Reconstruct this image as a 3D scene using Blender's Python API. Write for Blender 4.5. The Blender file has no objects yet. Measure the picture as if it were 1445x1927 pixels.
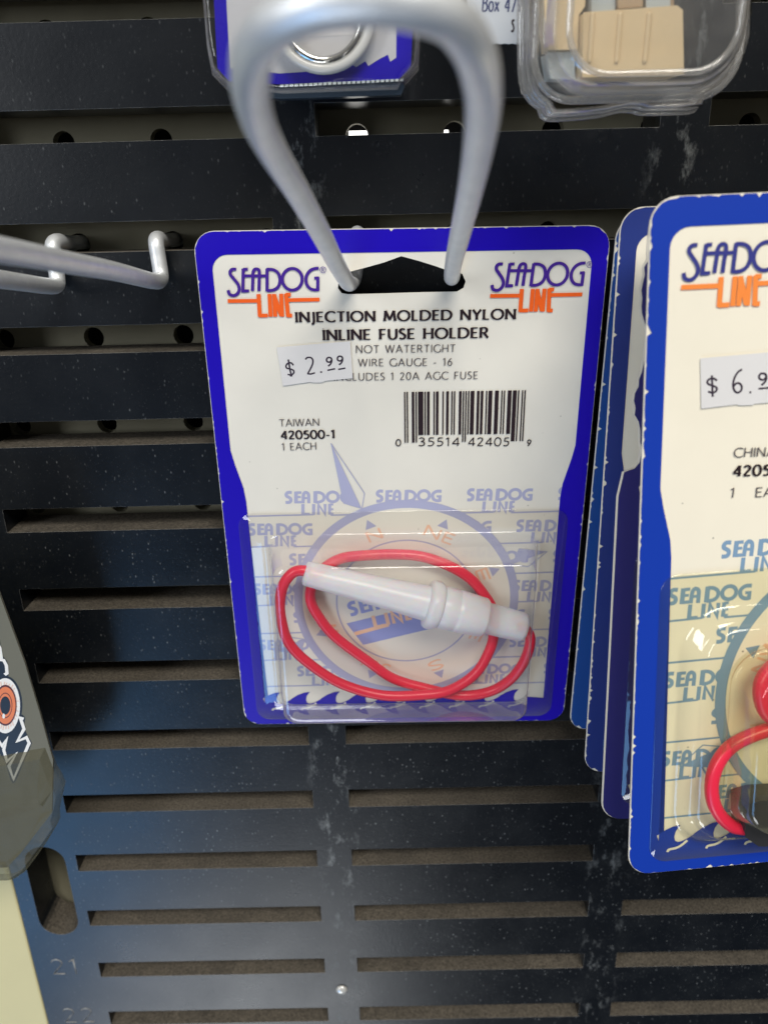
import bpy, bmesh, math, random
from mathutils import Vector, Matrix
from mathutils.geometry import tessellate_polygon
random.seed(7)
C = bpy.context.scene
COL = C.collection
IN = 0.0254                                   # everything below is in inches, built in metres

# ------------------------------------------------------------------ camera
CAM = Vector((0.0104, -8.2882, -2.6829))      # inches; the slat wall's front face is the plane y = 0
AX = Vector((0.99970487, -0.00195563, -0.02421464))
UP = Vector((0.02331527, 0.35723641, 0.93372295))
FW = Vector((-0.00682433, 0.93401195, -0.35717657))
FPX = 1480.0
cd = bpy.data.cameras.new('camera'); cam = bpy.data.objects.new('camera', cd); COL.objects.link(cam)
cam.matrix_world = Matrix(((AX.x, UP.x, -FW.x, CAM.x*IN), (AX.y, UP.y, -FW.y, CAM.y*IN),
                           (AX.z, UP.z, -FW.z, CAM.z*IN), (0, 0, 0, 1)))
cd.sensor_fit = 'VERTICAL'; cd.sensor_height = 24.0; cd.lens = FPX/1927*24.0
cd.clip_start = 0.005; cd.clip_end = 50
cd.dof.use_dof = True; cd.dof.focus_distance = 7.9*IN; cd.dof.aperture_fstop = 11.0
C.camera = cam

# ------------------------------------------------------------------ light
w = bpy.data.worlds.new('World'); C.world = w; w.use_nodes = True
bg = w.node_tree.nodes['Background']; bg.inputs[1].default_value = 0.15
_nt = w.node_tree; _tc = _nt.nodes.new('ShaderNodeTexCoord'); _sp = _nt.nodes.new('ShaderNodeSeparateXYZ'); _rp = _nt.nodes.new('ShaderNodeValToRGB')
_mr = _nt.nodes.new('ShaderNodeMapRange'); _mr.inputs['From Min'].default_value = -1
_nt.links.new(_tc.outputs['Generated'], _sp.inputs[0]); _nt.links.new(_sp.outputs[2], _mr.inputs['Value']); _nt.links.new(_mr.outputs[0], _rp.inputs[0]); _nt.links.new(_rp.outputs[0], bg.inputs[0])
_e = _rp.color_ramp.elements; _e[0].position = .25; _e[0].color = (.22, .23, .25, 1); _e[1].position = .85; _e[1].color = (1.5, 1.46, 1.38, 1)   # shop interior: dim floor, pale ceiling

def area(name, loc, target, sx, sy, power, col):
    l = bpy.data.lights.new(name, 'AREA'); l.shape = 'RECTANGLE'; l.size = sx*IN; l.size_y = sy*IN
    l.energy = power; l.color = col
    o = bpy.data.objects.new(name, l); COL.objects.link(o)
    o.location = Vector(loc)*IN
    o.rotation_euler = (Vector(target)-Vector(loc)).to_track_quat('-Z', 'Y').to_euler()
    return o
area('ceiling_light', (14, -48, 46), (0, 0, -5), 44, 20, 29.0, (1.0, 0.95, 0.86))
area('window_light', (-46, -54, 14), (0, 0, -9), 14, 36, 11.0, (0.93, 0.96, 1.0))
area('panel_sheen_light', (-20, -62, -98), (-3, 0, -13), 36, 24, 12.0, (0.92, 0.96, 1.0))  # added lamp low behind the camera, mirrored as sheen in the lower slats
area('blue_sheen_light', (-42, -60, -62), (-3, 0, -10), 30, 34, 9.5, (0.22, 0.52, 1.0))  # added blue lamp, its reflection tints the left of the panel

C.view_settings.view_transform = 'Standard'; C.view_settings.look = 'None'
C.view_settings.exposure = 0.12; C.view_settings.gamma = 1.0
C.render.resolution_x = 767; C.render.resolution_y = 1024
C.render.engine = 'CYCLES'
C.cycles.transparent_max_bounces = 24; C.cycles.max_bounces = 10; C.cycles.glossy_bounces = 5

# ------------------------------------------------------------------ helpers
def ray(px, py): return FW + AX*((px-722.5)/FPX) - UP*((py-963.5)/FPX)
def at(px, py, y):                            # the point of the photo's ray on the plane y = const
    r = ray(px, py); return CAM + r*((y-CAM.y)/r.y)

class Frame:                                  # a card's own plane: x right, y down the card, h out of it towards the shopper
    def __init__(s, o, u, v):
        s.o = Vector(o); s.u = Vector(u).normalized(); v = Vector(v); v = v - s.u*v.dot(s.u); s.v = v.normalized()
        s.n = s.u.cross(s.v)
    def uv(s, px, py, h=0.0):
        r = ray(px, py); o = s.o - s.n*h
        p = CAM + r*((o-CAM).dot(s.n)/r.dot(s.n)) - s.o
        return (p.dot(s.u), p.dot(s.v))
    def loc(s, px, py, h=0.0):
        x, y = s.uv(px, py, h); return Vector((x, -h, -y))
    def matrix(s):
        u, n, v = s.u, s.n, s.v
        return Matrix(((u.x, n.x, -v.x, s.o.x*IN), (u.y, n.y, -v.y, s.o.y*IN), (u.z, n.z, -v.z, s.o.z*IN), (0, 0, 0, 1)))

class MB:
    def __init__(s): s.v = []; s.f = []; s.m = []; s.mats = []; s.sm = []
    def mi(s, mat):
        if mat not in s.mats: s.mats.append(mat)
        return s.mats.index(mat)
    def add(s, vs, fs, mat, smooth=False):
        b = len(s.v); s.v += [tuple(x) for x in vs]; i = s.mi(mat)
        for f in fs: s.f.append([b+k for k in f]); s.m.append(i); s.sm.append(smooth)
    def build(s, name, parent=None):
        me = bpy.data.meshes.new(name)
        me.from_pydata([(x*IN, y*IN, z*IN) for x, y, z in s.v], [], s.f)
        for m in s.mats: me.materials.append(m)
        me.polygons.foreach_set('material_index', s.m); me.polygons.foreach_set('use_smooth', s.sm)
        me.update()
        o = bpy.data.objects.new(name, me); COL.objects.link(o)
        if parent: o.parent = parent
        return o
    # flat things on a card: (x, y) in card inches, h above it
    def poly(s, pts, h, mat, holes=()):
        loops = [[Vector((x, y, 0)) for x, y in L] for L in [pts, *holes]]
        flat = [p for L in loops for p in L]
        tris = []
        for t in tessellate_polygon(loops):
            a, b, c = (flat[i] for i in t)
            if (b-a).cross(c-a).z < 0: t = (t[0], t[2], t[1])
            tris.append(t)
        s.add([(p.x, -h, -p.y) for p in flat], tris, mat)
    def stroke(s, pts, h, mat, wv, wh=None, close=False):
        wh = wv if wh is None else wh
        n = len(pts); P = [Vector(p) for p in pts]
        if n < 2: return
        L = []
        for i in range(n):
            a = P[i-1] if (i > 0 or close) else P[i]; b = P[(i+1) % n] if (i < n-1 or close) else P[i]
            d1 = (P[i]-a); d2 = (b-P[i])
            d1 = d1.normalized() if d1.length > 1e-9 else d2.normalized(); d2 = d2.normalized() if d2.length > 1e-9 else d1
            t = d1+d2
            t = t.normalized() if t.length > 1e-6 else d1
            nn = Vector((-t.y, t.x)); k = 1/max(.5, nn.dot(Vector((-d1.y, d1.x))))
            wd = wh + (wv-wh)*abs(t.y)
            L.append((P[i]+nn*wd*.5*k, P[i]-nn*wd*.5*k))
        vs = []; fs = []
        for a, b in L: vs += [(a.x, -h, -a.y), (b.x, -h, -b.y)]
        for i in range(n if close else n-1):
            j = (i+1) % n; fs.append((2*i, 2*i+1, 2*j+1, 2*j))
        s.add(vs, fs, mat)

def arc(cx, cy, rx, ry, a0, a1, n=14):
    return [(cx+rx*math.cos(math.radians(a0+(a1-a0)*i/n)), cy+ry*math.sin(math.radians(a0+(a1-a0)*i/n))) for i in range(n+1)]

def rrect(x0, y0, x1, y1, r, n=7):
    out = []
    for cx, cy, a in ((x1-r, y1-r, 0), (x0+r, y1-r, 90), (x0+r, y0+r, 180), (x1-r, y0+r, 270)):
        out += arc(cx, cy, r, r, a, a+90, n)
    return out

def catmull(P, n=8):
    P = [Vector(p) for p in P]; out = []
    for i in range(len(P)-1):
        a = P[i-1] if i else P[0]*2-P[1]; b = P[i]; c = P[i+1]; d = P[i+2] if i+2 < len(P) else P[-1]*2-P[-2]
        for k in range(n):
            t = k/n
            out.append(.5*((2*b)+(c-a)*t+(2*a-5*b+4*c-d)*t*t+(-a+3*b-3*c+d)*t**3))
    out.append(P[-1]); return out

def tube(mb, P, r, mat, seg=14):
    P = [Vector(p) for p in P]; n = len(P)
    R = r if isinstance(r, (list, tuple)) else [r]*n
    T = [(P[min(i+1, n-1)]-P[max(i-1, 0)]).normalized() for i in range(n)]
    N = T[0].orthogonal().normalized(); vs = []; fs = []
    for i in range(n):
        N = (N - T[i]*N.dot(T[i])).normalized(); B = T[i].cross(N)
        for k in range(seg):
            a = 2*math.pi*k/seg; vs.append(P[i]+(N*math.cos(a)+B*math.sin(a))*R[i])
    for i in range(n-1):
        for k in range(seg):
            l = (k+1) % seg; fs.append((i*seg+k, i*seg+l, (i+1)*seg+l, (i+1)*seg+k))
    fs.append(tuple(range(seg))[::-1]); fs.append(tuple(range((n-1)*seg, n*seg)))
    mb.add(vs, fs, mat, True)

def lathe(mb, A, B, prof, mat, seg=28):       # profile of (t along A-B, radius)
    A = Vector(A); B = Vector(B)
    P = [A+(B-A)*t for t, r in prof]; D = (B-A).normalized(); N = D.orthogonal().normalized(); Q = D.cross(N)
    vs = []; fs = []; n = len(prof)
    for p, (t, r) in zip(P, prof):
        for k in range(seg):
            a = 2*math.pi*k/seg; vs.append(p+(N*math.cos(a)+Q*math.sin(a))*r)
    for i in range(n-1):
        for k in range(seg):
            l = (k+1) % seg; fs.append((i*seg+k, i*seg+l, (i+1)*seg+l, (i+1)*seg+k))
    fs.append(tuple(range(seg))[::-1]); fs.append(tuple(range((n-1)*seg, n*seg)))
    mb.add(vs, fs, mat, True)

def prism(mb, pts, h0, h1, mat):              # an outline (x, y) with thickness h0..h1
    n = len(pts)
    if sum(pts[i][0]*pts[(i+1) % n][1]-pts[(i+1) % n][0]*pts[i][1] for i in range(n)) < 0: pts = pts[::-1]
    mb.poly(pts, h1, mat)
    vs = [(x, -h1, -y) for x, y in pts]+[(x, -h0, -y) for x, y in pts]
    mb.add(vs, [(i, i+n, (i+1) % n+n, (i+1) % n) for i in range(n)], mat)
    mb.poly(pts, h0, mat)

def box(mb, x0, x1, y0, y1, z0, z1, mat):
    vs = [(x, y, z) for x in (x0, x1) for y in (y0, y1) for z in (z0, z1)]
    mb.add(vs, [(0, 1, 3, 2), (4, 6, 7, 5), (0, 4, 5, 1), (2, 3, 7, 6), (0, 2, 6, 4), (1, 5, 7, 3)], mat)

def loft(mb, rings, mat, cap=True, smooth=True):
    n = len(rings[0]); vs = [p for r in rings for p in r]; fs = []
    for i in range(len(rings)-1):
        for k in range(n):
            l = (k+1) % n; fs.append((i*n+k, i*n+l, (i+1)*n+l, (i+1)*n+k))
    if cap: fs.append(tuple(range((len(rings)-1)*n, len(rings)*n)))
    mb.add(vs, fs, mat, smooth)

def bevel(o, width, seg=2, angle=30):
    m = o.modifiers.new('bevel', 'BEVEL'); m.width = width*IN; m.segments = seg; m.limit_method = 'ANGLE'; m.angle_limit = math.radians(angle)
    return o

def tag(o, label=None, cat=None, group=None, kind=None):
    if label: o['label'] = label
    if cat: o['category'] = cat
    if group: o['group'] = group
    if kind: o['kind'] = kind
    return o

def empty(name, frame=None, loc=None):
    o = bpy.data.objects.new(name, None); COL.objects.link(o); o.empty_display_size = .01
    if frame: o.matrix_world = frame.matrix()
    elif loc is not None: o.location = Vector(loc)*IN
    return o

# ------------------------------------------------------------------ materials
def mat(name, col, rough=.5, metal=0., spec=.5, **k):
    m = bpy.data.materials.new(name); m.use_nodes = True; nt = m.node_tree; b = nt.nodes['Principled BSDF']
    b.inputs['Base Color'].default_value = (*col, 1); b.inputs['Roughness'].default_value = rough
    b.inputs['Metallic'].default_value = metal; b.inputs['Specular IOR Level'].default_value = spec
    for a, v in k.items(): b.inputs[a.replace('_', ' ')].default_value = v
    return m
def node(m, t, **k):
    n = m.node_tree.nodes.new(t)
    for a, v in k.items(): setattr(n, a, v)
    return n
def link(m, a, b): m.node_tree.links.new(a, b)
def bsdf(m): return m.node_tree.nodes['Principled BSDF']
def coords(m, scale=(1, 1, 1)):
    t = node(m, 'ShaderNodeTexCoord'); p = node(m, 'ShaderNodeMapping'); p.inputs['Scale'].default_value = scale
    link(m, t.outputs['Object'], p.inputs[0]); return p.outputs[0]
def noise(m, vec, scale, detail=3, rough=.5):
    n = node(m, 'ShaderNodeTexNoise'); n.inputs['Scale'].default_value = scale; n.inputs['Detail'].default_value = detail
    n.inputs['Roughness'].default_value = rough; link(m, vec, n.inputs['Vector']); return n.outputs['Fac']
def ramp(m, fac, stops):
    r = node(m, 'ShaderNodeValToRGB'); e = r.color_ramp.elements
    while len(e) < len(stops): e.new(.5)
    for x, (p, c) in zip(e, stops): x.position = p; x.color = (*c, 1) if len(c) == 3 else c
    link(m, fac, r.inputs[0]); return r.outputs[0]
def g(v): return (v, v, v)
def mixc(m, fac, a, b):
    n = node(m, 'ShaderNodeMix', data_type='RGBA')
    for s, x in ((0, fac), (6, a), (7, b)):
        if isinstance(x, (int, float)): n.inputs[s].default_value = x
        elif isinstance(x, tuple): n.inputs[s].default_value = (*x, 1)
        else: link(m, x, n.inputs[s])
    return n.outputs[2]
def math_(m, op, a, b=None):
    n = node(m, 'ShaderNodeMath', operation=op)
    for i, x in enumerate((a, b)):
        if x is None: continue
        if isinstance(x, (int, float)): n.inputs[i].default_value = x
        else: link(m, x, n.inputs[i])
    return n.outputs[0]
def bump(m, h, strength, dist):
    b = node(m, 'ShaderNodeBump'); b.inputs['Strength'].default_value = strength; b.inputs['Distance'].default_value = dist
    link(m, h, b.inputs['Height']); link(m, b.outputs[0], bsdf(m).inputs['Normal'])

def panel_material():
    m = mat('dusty_navy_plastic', (.012, .016, .022), .42, 0, .5)
    v = coords(m)
    geo = node(m, 'ShaderNodeNewGeometry'); sn = node(m, 'ShaderNodeSeparateXYZ'); link(m, geo.outputs['Normal'], sn.inputs[0])
    up = ramp(m, sn.outputs[2], [(.35, g(0)), (.75, g(1))])
    fine = noise(m, v, 1500, 4, .7); big = noise(m, v, 22, 4, .6)
    # specks of dust, finer and denser in patches
    def specks(scale, th, mp):
        vo = node(m, 'ShaderNodeTexVoronoi', feature='F1'); vo.inputs['Scale'].default_value = scale; vo.inputs['Randomness'].default_value = 1
        link(m, mp, vo.inputs['Vector'])
        d = ramp(m, vo.outputs['Distance'], [(th*.5, g(1)), (th, g(0))])
        sp = node(m, 'ShaderNodeSeparateXYZ'); link(m, vo.outputs['Color'], sp.inputs[0])
        k = ramp(m, sp.outputs[0], [(.28, g(0)), (1, g(1))])
        return math_(m, 'MULTIPLY', d, k)
    s1 = specks(760, .20, coords(m, (1, 1, .55))); s2 = specks(1500, .22, coords(m, (1, 1, .7)))
    s3 = specks(330, .075, coords(m, (1, 1, .5)))
    sp = math_(m, 'MAXIMUM', math_(m, 'MAXIMUM', s1, math_(m, 'MULTIPLY', s2, .5)), s3)
    sp = math_(m, 'MULTIPLY', sp, ramp(m, big, [(.3, g(.35)), (.7, g(1))]))
    sz = node(m, 'ShaderNodeSeparateXYZ'); link(m, v, sz.inputs[0])
    low = ramp(m, math_(m, 'MULTIPLY', sz.outputs[2], -1/(15*IN)), [(.12, g(.28)), (.75, g(1))])   # more dust has settled low down
    sp = math_(m, 'MULTIPLY', sp, low)
    # scuffs beside the slot ends, a smear of dust elsewhere
    so = node(m, 'ShaderNodeSeparateXYZ'); link(m, v, so.inputs[0])
    def band(x):
        d = math_(m, 'ABSOLUTE', math_(m, 'SUBTRACT', so.outputs[0], x*IN))
        return ramp(m, math_(m, 'MULTIPLY', d, 1/(.36*IN)), [(.25, g(1)), (1, g(0))])
    bands = math_(m, 'MAXIMUM', band(-.80), math_(m, 'MULTIPLY', band(2.86), .75))
    sc = ramp(m, noise(m, coords(m, (1.2, 1, .6)), 170, 6, .7), [(.54, g(0)), (.74, g(1))])
    scuff = math_(m, 'MULTIPLY', math_(m, 'MULTIPLY', bands, sc), .65)
    film = ramp(m, noise(m, v, 60, 5, .65), [(.45, g(0)), (.85, g(.03))]); film = math_(m, 'MULTIPLY', film, low)
    k = math_(m, 'MINIMUM', math_(m, 'ADD', math_(m, 'ADD', math_(m, 'MULTIPLY', sp, .48), scuff), film), 1)
    c = mixc(m, k, mixc(m, big, (.003, .0042, .0065), (.0055, .0075, .0105)), (.34, .36, .36))
    dust = mixc(m, ramp(m, fine, [(.3, g(0)), (.75, g(1))]), (.028, .025, .020), (.20, .173, .138))
    tn = node(m, 'ShaderNodeSeparateXYZ'); link(m, geo.outputs['True Normal'], tn.inputs[0])      # rubbed slot edges, the highlight they catch also put into the colour
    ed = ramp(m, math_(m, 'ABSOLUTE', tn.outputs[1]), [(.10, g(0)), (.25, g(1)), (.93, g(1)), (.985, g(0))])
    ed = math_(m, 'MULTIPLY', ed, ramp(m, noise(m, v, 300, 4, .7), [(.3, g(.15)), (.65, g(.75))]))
    c = mixc(m, math_(m, 'MULTIPLY', up, ramp(m, noise(m, v, 90, 4), [(.25, g(.7)), (.6, g(1))])), c, dust)
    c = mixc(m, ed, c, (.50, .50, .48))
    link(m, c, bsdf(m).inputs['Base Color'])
    r = math_(m, 'ADD', math_(m, 'MULTIPLY', noise(m, v, 45, 4), .12), .23)
    r = math_(m, 'ADD', r, math_(m, 'MULTIPLY', math_(m, 'MAXIMUM', up, k), .45))
    link(m, r, bsdf(m).inputs['Roughness']); bsdf(m).inputs['Specular IOR Level'].default_value = .34
    bump(m, math_(m, 'ADD', noise(m, v, 900, 3), math_(m, 'MULTIPLY', sp, 1.5)), .12, .0002)
    return m

def paper(name, col, rough=.38, dirt=.0, spec=.45):
    m = mat(name, col, rough, 0, spec); v = coords(m)
    n = noise(m, v, 60, 4, .6); c = mixc(m, ramp(m, n, [(.3, g(0)), (.7, g(1))]), tuple(x*.96 for x in col), col)
    if dirt:
        vo = node(m, 'ShaderNodeTexVoronoi'); vo.inputs['Scale'].default_value = 230; link(m, v, vo.inputs['Vector'])
        sp = node(m, 'ShaderNodeSeparateXYZ'); link(m, vo.outputs['Color'], sp.inputs[0])
        d = math_(m, 'MULTIPLY', ramp(m, vo.outputs['Distance'], [(.03, g(1)), (.07, g(0))]), ramp(m, sp.outputs[1], [(.6, g(0)), (.95, g(dirt))]))
        c = mixc(m, d, c, (.16, .14, .11))
    link(m, c, bsdf(m).inputs['Base Color'])
    bump(m, noise(m, v, 700, 3), .06, .0001)
    return m

def ink(name, col, rough=.4, spec=.4): return mat(name, col, rough, 0, spec)

def clear_plastic(name, tint=(.97, .97, .97), haze=.06, hcol=(.8, .8, .8), gloss=1.0, rough=.06, bumps=0.0, hz2=.25):
    # a thin clear film: see-through, mirrored more towards grazing, with a trace of milky scatter in the drawn walls
    return clear_plastic_(name, tint, haze, hcol, gloss, rough, bumps, hz2)
def clear_plastic_(name, tint, haze, hcol, gloss, rough, bumps, hz2):
    m = bpy.data.materials.new(name); m.use_nodes = True; nt = m.node_tree; nt.nodes.clear()
    out = nt.nodes.new('ShaderNodeOutputMaterial')
    tr = nt.nodes.new('ShaderNodeBsdfTransparent'); tr.inputs[0].default_value = (*tint, 1)
    df = nt.nodes.new('ShaderNodeBsdfDiffuse'); df.inputs[0].default_value = (*hcol, 1)
    tl = nt.nodes.new('ShaderNodeBsdfTranslucent'); tl.inputs[0].default_value = (*hcol, 1); dm = nt.nodes.new('ShaderNodeMixShader'); dm.inputs[0].default_value = .5
    link(m, df.outputs[0], dm.inputs[1]); link(m, tl.outputs[0], dm.inputs[2])
    gl = nt.nodes.new('ShaderNodeBsdfGlossy'); gl.inputs['Roughness'].default_value = rough
    lw = nt.nodes.new('ShaderNodeLayerWeight'); lw.inputs[0].default_value = .5
    f = math_(m, 'ADD', math_(m, 'MULTIPLY', math_(m, 'POWER', lw.outputs['Facing'], 3.0), .8*gloss), .045*gloss)
    a = nt.nodes.new('ShaderNodeMixShader'); b = nt.nodes.new('ShaderNodeMixShader')
    v = coords(m)
    hz = math_(m, 'MULTIPLY', ramp(m, noise(m, v, 120, 4, .6), [(.25, g(.55)), (.8, g(1.3))]), haze)
    hz = math_(m, 'ADD', hz, math_(m, 'MULTIPLY', math_(m, 'POWER', lw.outputs['Facing'], 3.0), hz2))
    link(m, hz, a.inputs[0]); link(m, tr.outputs[0], a.inputs[1]); link(m, dm.outputs[0], a.inputs[2])
    link(m, f, b.inputs[0]); link(m, a.outputs[0], b.inputs[1]); link(m, gl.outputs[0], b.inputs[2])
    link(m, b.outputs[0], out.inputs[0])
    if bumps:
        bp = nt.nodes.new('ShaderNodeBump'); bp.inputs['Strength'].default_value = bumps; bp.inputs['Distance'].default_value = .0008
        link(m, noise(m, v, 70, 3), bp.inputs['Height']); link(m, bp.outputs[0], gl.inputs['Normal'])
    return m

M_PANEL = panel_material()
M_PEG = mat('olive_pegboard', (.30, .285, .20), .75)
v_ = coords(M_PEG); link(M_PEG, mixc(M_PEG, noise(M_PEG, v_, 50, 5), (.20, .19, .13), (.36, .34, .25)), bsdf(M_PEG).inputs['Base Color'])
M_BLACK = mat('black_backing', (.004, .004, .005), .9)
M_WIRE = mat('galvanised_wire', (.56, .57, .57), .42, .5)
v_ = coords(M_WIRE); link(M_WIRE, mixc(M_WIRE, noise(M_WIRE, v_, 260, 5, .65), (.66, .69, .72), (.90, .92, .93)), bsdf(M_WIRE).inputs['Base Color'])
link(M_WIRE, math_(M_WIRE, 'ADD', math_(M_WIRE, 'MULTIPLY', noise(M_WIRE, v_, 400, 4), .25), .3), bsdf(M_WIRE).inputs['Roughness'])
bump(M_WIRE, noise(M_WIRE, v_, 500, 4), .15, .0002)
M_CREAM = paper('cream_paint', (.62, .56, .30), .55)
M_PAPER = paper('white_coated_card', (.765, .735, .655), .36, .5)
M_PAPER_OLD = paper('yellowed_coated_card', (.84, .78, .64), .38, .9)
M_EDGE = paper('card_edge', (.74, .70, .64), .8)
M_VIOLET = ink('violet_blue_ink', (.012, .0025, .40), .36, .22)
M_ROYAL = ink('royal_blue_ink', (.007, .040, .36), .36, .3)
M_LOGO = ink('logo_violet_ink', (.055, .014, .26)); M_LOGO_OLD = ink('logo_blue_ink', (.035, .040, .22))
M_ORANGE = ink('orange_ink', (.86, .12, .012)); M_ORANGE_OLD = ink('faded_orange_ink', (.88, .25, .05))
M_BLACKINK = ink('black_ink', (.020, .010, .014)); M_GREYINK = ink('thin_black_ink', (.075, .062, .065))
M_PALE = ink('pale_violet_ink', (.40, .41, .585)); M_PALE_OLD = ink('pale_blue_ink', (.20, .32, .46))
M_PALEOR = ink('pale_orange_ink', (.82, .52, .36)); M_MIDBLUE = ink('mid_blue_ink', (.29, .33, .64))
M_STICKER = paper('price_sticker_paper', (.70, .685, .675), .5); M_PEN = ink('marker_ink', (.035, .022, .04), .5)
M_BLISTER = clear_plastic('clear_blister', (.96, .955, .945), .014, (.86, .83, .80), 1.25, .05, 0.12, 1.25)
M_BLISTER_OLD = clear_plastic('yellowed_blister', (.955, .945, .84), .02, (.80, .77, .55), 1.3, .035, .25, .6)
M_CLAM = clear_plastic('clear_clamshell', (.95, .95, .94), .13, (.88, .86, .82), 2.2, .06, .35, 2.4)
M_RED = mat('red_wire_insulation', (.74, .022, .058), .33, 0, .5)
M_NYLON = mat('milky_nylon', (.87, .88, .92), .28, 0, .45, Subsurface_Weight=.5, Subsurface_Scale=.003, Alpha=.70)
M_RUBBER = mat('black_rubber', (.02, .02, .022), .55)
M_BEIGE = paper('beige_plastic', (.80, .61, .36), .4); M_TAN = paper('tan_plastic', (.52, .36, .21), .45)
M_PALEBLUE = paper('pale_blue_plastic', (.52, .58, .60), .45)
M_OLIVE = paper('grey_olive_card', (.155, .152, .118), .6, 0, .25)
M_BAG = clear_plastic('clear_bag', (.90, .90, .84), .5, (.23, .22, .16), .10, .3, .5, .1)
M_INKDARK = ink('gloss_black_ink', (.008, .007, .008)); M_INKWHITE = ink('white_ink', (.80, .78, .74))
M_IRIS = ink('iris_orange_ink', (.72, .19, .05)); M_EYEPINK = ink('eye_pink_ink', (.78, .56, .46)); M_IRISDARK = ink('iris_dark_ink', (.10, .02, .01))

# ------------------------------------------------------------------ lettering: stroke glyphs, cap height 1, y up
def E_(cx, cy, rx, ry, a, b, n=12): return arc(cx, cy, rx, ry, a, b, n)
GL = {
 'A': (.74, [[(0, 0), (.36, 1)], [(.35, 1), (.74, 0)], [(.13, .33), (.60, .33)]]),
 'B': (.55, [[(.05, 0), (.05, 1)], [(.05, 1), (.25, 1)]+E_(.25, .76, .23, .24, 90, -90)+[(.05, .52)], [(.05, .52), (.28, .52)]+E_(.28, .26, .26, .26, 90, -90)+[(.05, 0)]]),
 'C': (.72, [E_(.46, .5, .46, .5, 48, 312, 18)]),
 'D': (.80, [[(.05, 0), (.05, 1)], [(.05, .97), (.32, .97)]+E_(.32, .5, .45, .47, 90, -90, 16)+[(.05, .03)]]),
 'E': (.50, [[(.05, 0), (.05, 1)], [(.05, .965), (.5, .965)], [(.05, .52), (.44, .52)], [(.05, .035), (.5, .035)]]),
 'F': (.48, [[(.05, 0), (.05, 1)], [(.05, .965), (.48, .965)], [(.05, .50), (.42, .50)]]),
 'G': (.78, [E_(.46, .5, .46, .5, 50, 325, 18), [(.80, .44), (.80, .06)]]),
 'H': (.72, [[(.05, 0), (.05, 1)], [(.67, 0), (.67, 1)], [(.05, .52), (.67, .52)]]),
 'I': (.10, [[(.05, 0), (.05, 1)]]),
 'J': (.22, [[(.17, 1), (.17, .05), (.12, -.14), (-.02, -.24)]]),
 'L': (.46, [[(.05, 0), (.05, 1)], [(.05, .035), (.46, .035)]]),
 'M': (.90, [[(.04, 0), (.12, 1)], [(.12, 1), (.45, .12)], [(.45, .12), (.78, 1)], [(.78, 1), (.87, 0)]]),
 'N': (.76, [[(.05, 0), (.05, 1)], [(.05, 1), (.71, 0)], [(.71, 0), (.71, 1)]]),
 'O': (.94, [E_(.47, .5, .45, .49, 0, 360, 26)]),
 'R': (.62, [[(.05, 0), (.05, 1)], [(.05, .97), (.27, .97)]+E_(.27, .73, .25, .24, 90, -90)+[(.05, .49)], [(.27, .49), (.62, 0)]]),
 'S': (.46, [[(.42, .90), (.32, .97), (.2, .98), (.08, .91), (.03, .78), (.07, .65), (.2, .55), (.33, .46), (.43, .34), (.43, .2), (.36, .08), (.22, .02), (.1, .04), (.01, .12)]]),
 'T': (.62, [[(.31, 0), (.31, 1)], [(0, .965), (.62, .965)]]),
 'U': (.68, [[(.05, 1), (.05, .32)]+E_(.34, .32, .29, .31, 180, 360)+[(.63, 1)]]),
 'W': (1.05, [[(0, 1), (.27, 0)], [(.27, 0), (.52, 1)], [(.52, 1), (.78, 0)], [(.78, 0), (1.04, 1)]]),
 'X': (.62, [[(0, 0), (.58, 1)], [(.03, 1), (.62, 0)]]),
 'Y': (.64, [[(0, 1), (.32, .48)], [(.64, 1), (.32, .48)], [(.32, .5), (.32, 0)]]),
 '0': (.56, [E_(.28, .5, .26, .49, 0, 360, 24)]),
 '1': (.30, [[(.2, 0), (.2, 1)], [(.02, .83), (.2, .97)]]),
 '2': (.52, [[(.04, .80), (.12, .93), (.25, .98), (.40, .91), (.45, .76), (.40, .58), (.25, .36), (.05, .05)], [(.04, .04), (.50, .04)]]),
 '3': (.50, [[(.05, .88), (.2, .98), (.36, .93), (.42, .77), (.35, .61), (.18, .54)], [(.18, .54), (.38, .47), (.46, .30), (.40, .12), (.24, .02), (.03, .08)]]),
 '4': (.56, [[(.42, 0), (.42, 1)], [(.42, .98), (.03, .3)], [(.02, .28), (.56, .28)]]),
 '5': (.50, [[(.46, .96), (.13, .96)], [(.13, .97), (.10, .56)], [(.10, .56), (.28, .59), (.43, .48), (.46, .30), (.38, .11), (.22, .02), (.03, .07)]]),
 '6': (.54, [[(.44, .97), (.24, .80), (.09, .52), (.05, .3)], E_(.28, .3, .23, .28, 180, 540, 20)]),
 '9': (.54, [[(.10, .02), (.30, .2), (.45, .48), (.49, .7)], E_(.27, .7, .22, .28, 0, 360, 20)]),
 '7': (.5, [[(.02, .96), (.5, .96)], [(.48, .95), (.16, 0)]]),
 '-': (.34, [[(.03, .36), (.31, .36)]]),
 '.': (.14, [[(.02, .06), (.14, .06)]]),
 '$': (.46, [[(.40, .80), (.30, .88), (.18, .87), (.08, .77), (.12, .62), (.33, .42), (.38, .27), (.30, .13), (.15, .11), (.04, .2)], [(.25, 1.02), (.21, -.04)]]),
 'o': (.52, [E_(.26, .31, .24, .31, 0, 360, 18)]), 'x': (.46, [[(0, 0), (.42, .62)], [(.03, .62), (.46, 0)]]),
 's': (.34, [[(.30, .56), (.2, .62), (.08, .58), (.06, .46), (.24, .3), (.3, .17), (.22, .03), (.1, 0), (.01, .07)]]),
 ' ': (.34, [])}
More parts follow.
